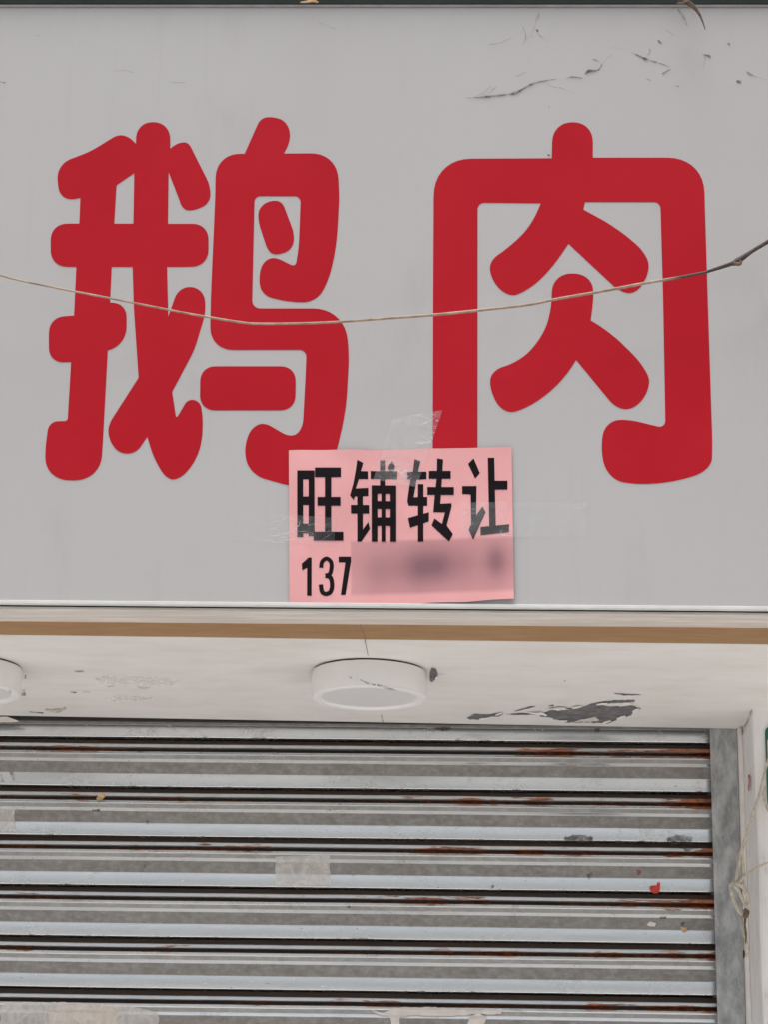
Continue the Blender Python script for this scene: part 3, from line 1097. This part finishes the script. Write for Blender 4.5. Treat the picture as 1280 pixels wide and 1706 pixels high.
# clear tape over the notice
def tape(pts, mat, label, seed, lift=.0012, wr=.0014, n=(22, 12)):
    bm = bmesh.new()
    g = []
    P = [Vector((p[0], p[1], 0)) for p in pts]
    for i in range(n[0] + 1):
        u = i / n[0]
        row = []
        for j in range(n[1] + 1):
            v = j / n[1]
            p = (P[0] * (1 - u) + P[1] * u) * (1 - v) + (P[3] * (1 - u) + P[2] * u) * v
            q = aty(p.x, p.y, 0)
            inside = cs[0].x < q.x < cs[1].x and cs[3].z < q.z < cs[0].z
            base = p_lift(q.x, q.z) + .0005 if inside else .0006
            wv = abs(noise.noise((q.x * 60 + seed, q.z * 45, seed))) * wr * (0.3 + abs(noise.noise((q.x * 12, q.z * 12, seed + 3))) * 2)
            rag = noise.noise((q.z * 90, seed, 0)) * .0016 if i in (0, n[0]) else 0
            row.append(bm.verts.new((q.x + rag, -(base + lift * .5 + wv), q.z)))
        g.append(row)
    for i in range(n[0]):
        for j in range(n[1]):
            f = bm.faces.new((g[i][j], g[i + 1][j], g[i + 1][j + 1], g[i][j + 1]))
            f.smooth = True
    o = mesh_obj('clear_tape', bm, mat)
    tag(o, label, 'tape', 'clear tape holding the pink notice')
    return o


tape([(770, 838), (978, 838), (978, 894), (765, 896)], M['tape'], 'clear tape over the right edge of the pink notice', 3)
tape([(384, 852), (560, 864), (556, 910), (382, 900)], mat_tape(.045, .32), 'clear tape over the left edge of the pink notice', 11)
tape([(655, 698), (738, 684), (695, 812), (622, 800)], mat_tape(.075, .8), 'crumpled clear tape above the top edge of the pink notice', 21, wr=.004)

# ------------------------------------------------------------------ cord across the sign
cord = thing('hanging_cord', (0, -.06, 2.9), 'thin tan cord with a blackened end sagging across the sign', 'cord')
YC = -.045
cpts = [(-430, 330), (-200, 402), (0, 459), (90, 479), (183, 497), (300, 520), (350, 529), (400, 537), (430, 539.5), (500, 539), (570, 536), (650, 530), (720, 525),
        (800, 517), (880, 508), (925, 499), (1000, 486), (1075, 472), (1140, 461), (1180, 453)]
bm = bmesh.new()
tube(bm, [aty(p[0], p[1], YC - .004 * math.sin(i)) for i, p in enumerate(cpts)], [.0018] * 6 + [.0021] * 5 + [.0024] * 5 + [.0026, .0026, .0025, .0024], 8, 6)
mesh_obj('strand', bm, M['cord'], cord, True)
bm = bmesh.new()
ep = [(1176, 453.8), (1200, 446), (1218, 440), (1228, 436.5), (1236, 431), (1255, 418), (1280, 403), (1330, 372), (1420, 310), (1560, 200), (1700, 60)]
tube(bm, [aty(p[0], p[1], YC + .001 * (i % 2)) for i, p in enumerate(ep)], [.0024, .0033, .0036, .0062, .0052, .0034, .0036, .003, .003, .003, .003], 8, 6)
mesh_obj('burnt_end', bm, simple('burnt_cord', (.075, .055, .052), .35, 200, .7), cord, True)
bm = bmesh.new()
tube(bm, [aty(x, y, YC - .003) for x, y in ((1222, 437), (1230, 440), (1235, 438), (1233, 431))], [.002, .0034, .003, .001], 6, 4)
mesh_obj('knot', bm, M['knot'], cord, True)

# dry twig tip poking over the top edge
tw = thing('dry_twig', aty(1150, 8, -.03), 'dry brown twig tip hanging over the top edge of the sign', 'twig')
bm = bmesh.new()
tube(bm, [aty(x, y, -.035) for x, y in ((1118, -12), (1135, 0), (1152, 8), (1163, 19), (1170, 32), (1176, 50))], [.003, .004, .0045, .003, .0018, .0006], 6, 5)
mesh_obj('stem', bm, M['twig'], tw, True)
bm = bmesh.new()
tube(bm, [aty(x, y, -.038) for x, y in ((1128, 6), (1140, 5), (1150, 4), (1160, 14))], [.001, .0025, .003, .001], 6, 5)
mesh_obj('side_shoot', bm, M['twig'], tw, True)
bm = bmesh.new()
tube(bm, [aty(x, y, -.034) for x, y in ((500, 4), (512, 3), (520, 1), (530, 4))], [.0008, .0022, .003, .001], 6, 4)
tag(mesh_obj('twig_bit', bm, M['tan'], None, True), 'small pale twig bit on the canopy edge left of centre', 'twig')


# ------------------------------------------------------------------ scraps stuck on the shutter
def on_shut(p, lift=.0012):
    q = aty(p[0], p[1], SH)
    y = SH - env(q.z) - lift
    q = aty(p[0], p[1], y)
    return Vector((q.x, SH - env(q.z) - lift, q.z))


def scrap(name, pts, mat, label, cat, seed, amp=1.2, lift=.0012, sub=5.0, group=None, step=6.0):
    bm = fill_bm([jag(pts, amp, step, seed)], lambda p, l: on_shut(p, lift + .0008 * abs(noise.noise((p[0] * .05, p[1] * .05, seed)))), None, sub)
    o = mesh_obj(name, bm, mat)
    return tag(o, label, cat, group)


scrap('tape_patch', [(458, 1427), (549, 1424), (550, 1474), (459, 1478)], M['film'], 'square patch of cloudy tape on the middle of the shutter', 'tape', 1, .8)
scrap('tape_patch', [(-40, 1346), (24, 1346), (24, 1385), (-40, 1386)], M['film'], 'cloudy tape patch on the shutter at the left edge', 'tape', 2, .8)
scrap('sticker', [(80, 1680), (110, 1674), (196, 1678), (194, 1750), (82, 1750)], M['beige'], 'beige sticker on the shutter at the bottom left', 'sticker', 3, .8, .0016)
scrap('tape_strip', [(0, 1676), (25, 1670), (120, 1670), (225, 1678), (262, 1686), (272, 1750), (0, 1750)], M['film'], 'wide torn tape over the beige sticker at the bottom left', 'tape', 4, 2.0, .0026)
scrap('torn_paper', [(618, 1682), (640, 1687), (655, 1679), (720, 1678), (800, 1682), (838, 1681), (835, 1690), (790, 1689), (770, 1692), (735, 1693), (700, 1692), (668, 1694), (664, 1712),
                     (654, 1712), (650, 1694), (630, 1690)], M['pwhite'], 'torn white paper remnant on the shutter at the bottom middle', 'paper', 5, 1.6)
scrap('torn_paper', [(782, 1692), (800, 1688), (812, 1694), (806, 1712), (780, 1712)], M['pwhite'], 'small white paper remnant at the bottom edge right of the long one', 'paper', 6, 1.6)
scrap('red_scrap', [(1084, 1476), (1095, 1475), (1097, 1469), (1101, 1471), (1100, 1486), (1093, 1489), (1085, 1486)], M['redscrap'],
      'bright red paper scrap on the pale band of the shutter', 'paper', 7, .6, group='red scraps on the shutter', step=4)
scrap('red_scrap', [(1061, 1449), (1067, 1448), (1070, 1453), (1066, 1459), (1061, 1457)], mat_scuff('faded_red', (.42, .10, .075), .9, 120),
      'faded red scrap just up and left of the bright one', 'paper', 8, .6, group='red scraps on the shutter', step=4)
scrap('paper_flake', [(1134, 1544), (1145, 1545), (1146, 1551), (1141, 1552), (1136, 1548)], M['tan'], 'small folded tan flake on the shutter near the right guide', 'flake', 9, .5, step=4)
scrap('paper_flake', [(1078, 1540), (1084, 1535), (1094, 1538), (1092, 1544), (1082, 1543)], M['pwhite'], 'pale flake on the shutter left of the tan flake', 'flake', 10, .6, step=4)
scrap('leaf_bit', [(160, 1330), (165, 1323), (173, 1321), (176, 1326), (170, 1332), (162, 1335)], M['tan'], 'tan leaf bit caught in the shutter on the left', 'leaf', 11, .5, .003, step=4)
for pts, mt, lab in [([(1103, 1528), (1111, 1529)], 'dark', 0), ([(1136, 1539), (1141, 1534), (1144, 1541)], 'dark', 0), ([(818, 1473), (823, 1478)], 'dark', 0)]:
    pass
for pts, wd, mt in [([(0, 1290), (3, 1302)], [4, 6], 'brownstain'), ([(18, 1285), (22, 1300)], [7, 4], 'brownstain'), ([(1100, 1529), (1111, 1529)], [4, 4], 'scuff'),
                    ([(1136, 1540), (1142, 1536)], [5, 5], 'scuff'), ([(152, 1350), (166, 1350)], [3, 5], 'scuff'), ([(243, 1368), (247, 1370)], [4, 4], 'scuff'),
                    ([(726, 1213), (742, 1214), (752, 1213)], [3, 5, 2], 'scuff'), ([(992, 1216), (1000, 1216)], [4, 4], 'scuff'), ([(578, 1511), (584, 1511)], [3, 4], 'scuff'),
                    ([(820, 1475), (824, 1477)], [5, 5], 'scuff'), ([(233, 1444), (243, 1443)], [8, 6], 'faint'), ([(980, 1461), (988, 1456)], [8, 6], 'scuff')]:
    ribbon(pts, wd, lambda p: on_shut(p, .0009), M[mt], shut, 'stain_mark')
c = [(1112, 1402), (1120, 1393), (1140, 1390), (1155, 1395), (1152, 1404), (1170, 1412), (1150, 1418), (1120, 1410)]
patch(c, M['grime'], shut, 'stain_mark', 3.5, 31, on_shut, .0008)
patch([(940, 1397), (955, 1390), (975, 1391), (990, 1396), (985, 1404), (945, 1404)], M['grime'], shut, 'stain_mark', 3.0, 32, on_shut, .0008)
patch([(-30, 1193), (12, 1194), (32, 1202), (10, 1203.5), (-30, 1203)], M['pwhite'], sof, 'paint_flake', .6, 33, lambda p, l: aty(p[0], p[1], .768))

# ------------------------------------------------------------------ string tied round the pillar edge
st = thing('string_bundle', (.70, .58, 2.1), 'cream string knotted and hanging down the pillar edge', 'string')


def string(name, px, rad, mat, Y=.585):
    bm = bmesh.new()
    pts = [aty(p[0], p[1], p[2] if len(p) > 2 else Y) for p in px]
    rad = [q_ * 1.25 for q_ in rad] if isinstance(rad, list) else rad * 1.25
    tube(bm, pts, rad, 7, 6)
    return mesh_obj(name, bm, mat, st, True)


string('strand', [(1282, 1262), (1274, 1290), (1269, 1312), (1264, 1330), (1256, 1353), (1247, 1385), (1238, 1412), (1234, 1432), (1229, 1458), (1226, 1472)],
       [.0018, .0018, .002, .0022, .0022, .0024, .003, .0034, .0026, .002], M['string'])
string('strand', [(1238, 1410), (1239, 1430), (1240, 1452), (1241, 1470), (1244, 1482)], [.002, .0024, .0024, .002, .002], M['string'], .583)
string('strand', [(1290, 1434), (1276, 1439), (1262, 1446), (1248, 1455), (1238, 1464), (1230, 1474)], [.0018, .0018, .0018, .0018, .0018, .0016], M['string'], .581)
string('strand', [(1276, 1310), (1273, 1322), (1275, 1336), (1281, 1352)], .0016, M['string'], .586)
string('loop', [(1228, 1472), (1219, 1475), (1219, 1486), (1225, 1504), (1233, 1519), (1241, 1524), (1246, 1520)], [.0024, .0028, .003, .0028, .0026, .0026, .0022], M['string'], .580)
string('loop', [(1222, 1474), (1230, 1482), (1238, 1498), (1244, 1512), (1246, 1522)], [.0026, .0028, .003, .0028, .0024], M['string'], .578)
string('loop', [(1226, 1473), (1236, 1476), (1244, 1486), (1248, 1500), (1247, 1516)], [.0026, .003, .003, .0028, .0022], M['string'], .576)
string('knot', [(1241, 1514), (1245, 1519), (1243, 1525), (1245, 1530)], [.003, .0046, .0046, .0028], M['knot'], .578)
string('tail', [(1243, 1526), (1242, 1540), (1244, 1556), (1243, 1572)], [.0024, .0018, .0016, .0012], M['knot'], .582)
string('tail', [(1239, 1545), (1240, 1556), (1244, 1568), (1246, 1582), (1245, 1594)], [.0014, .002, .0024, .0036, .0016], M['string'], .584)
string('tail', [(1240, 1583), (1240.5, 1590), (1240, 1596)], [.0014, .0018, .0012], M['dark'], .60)
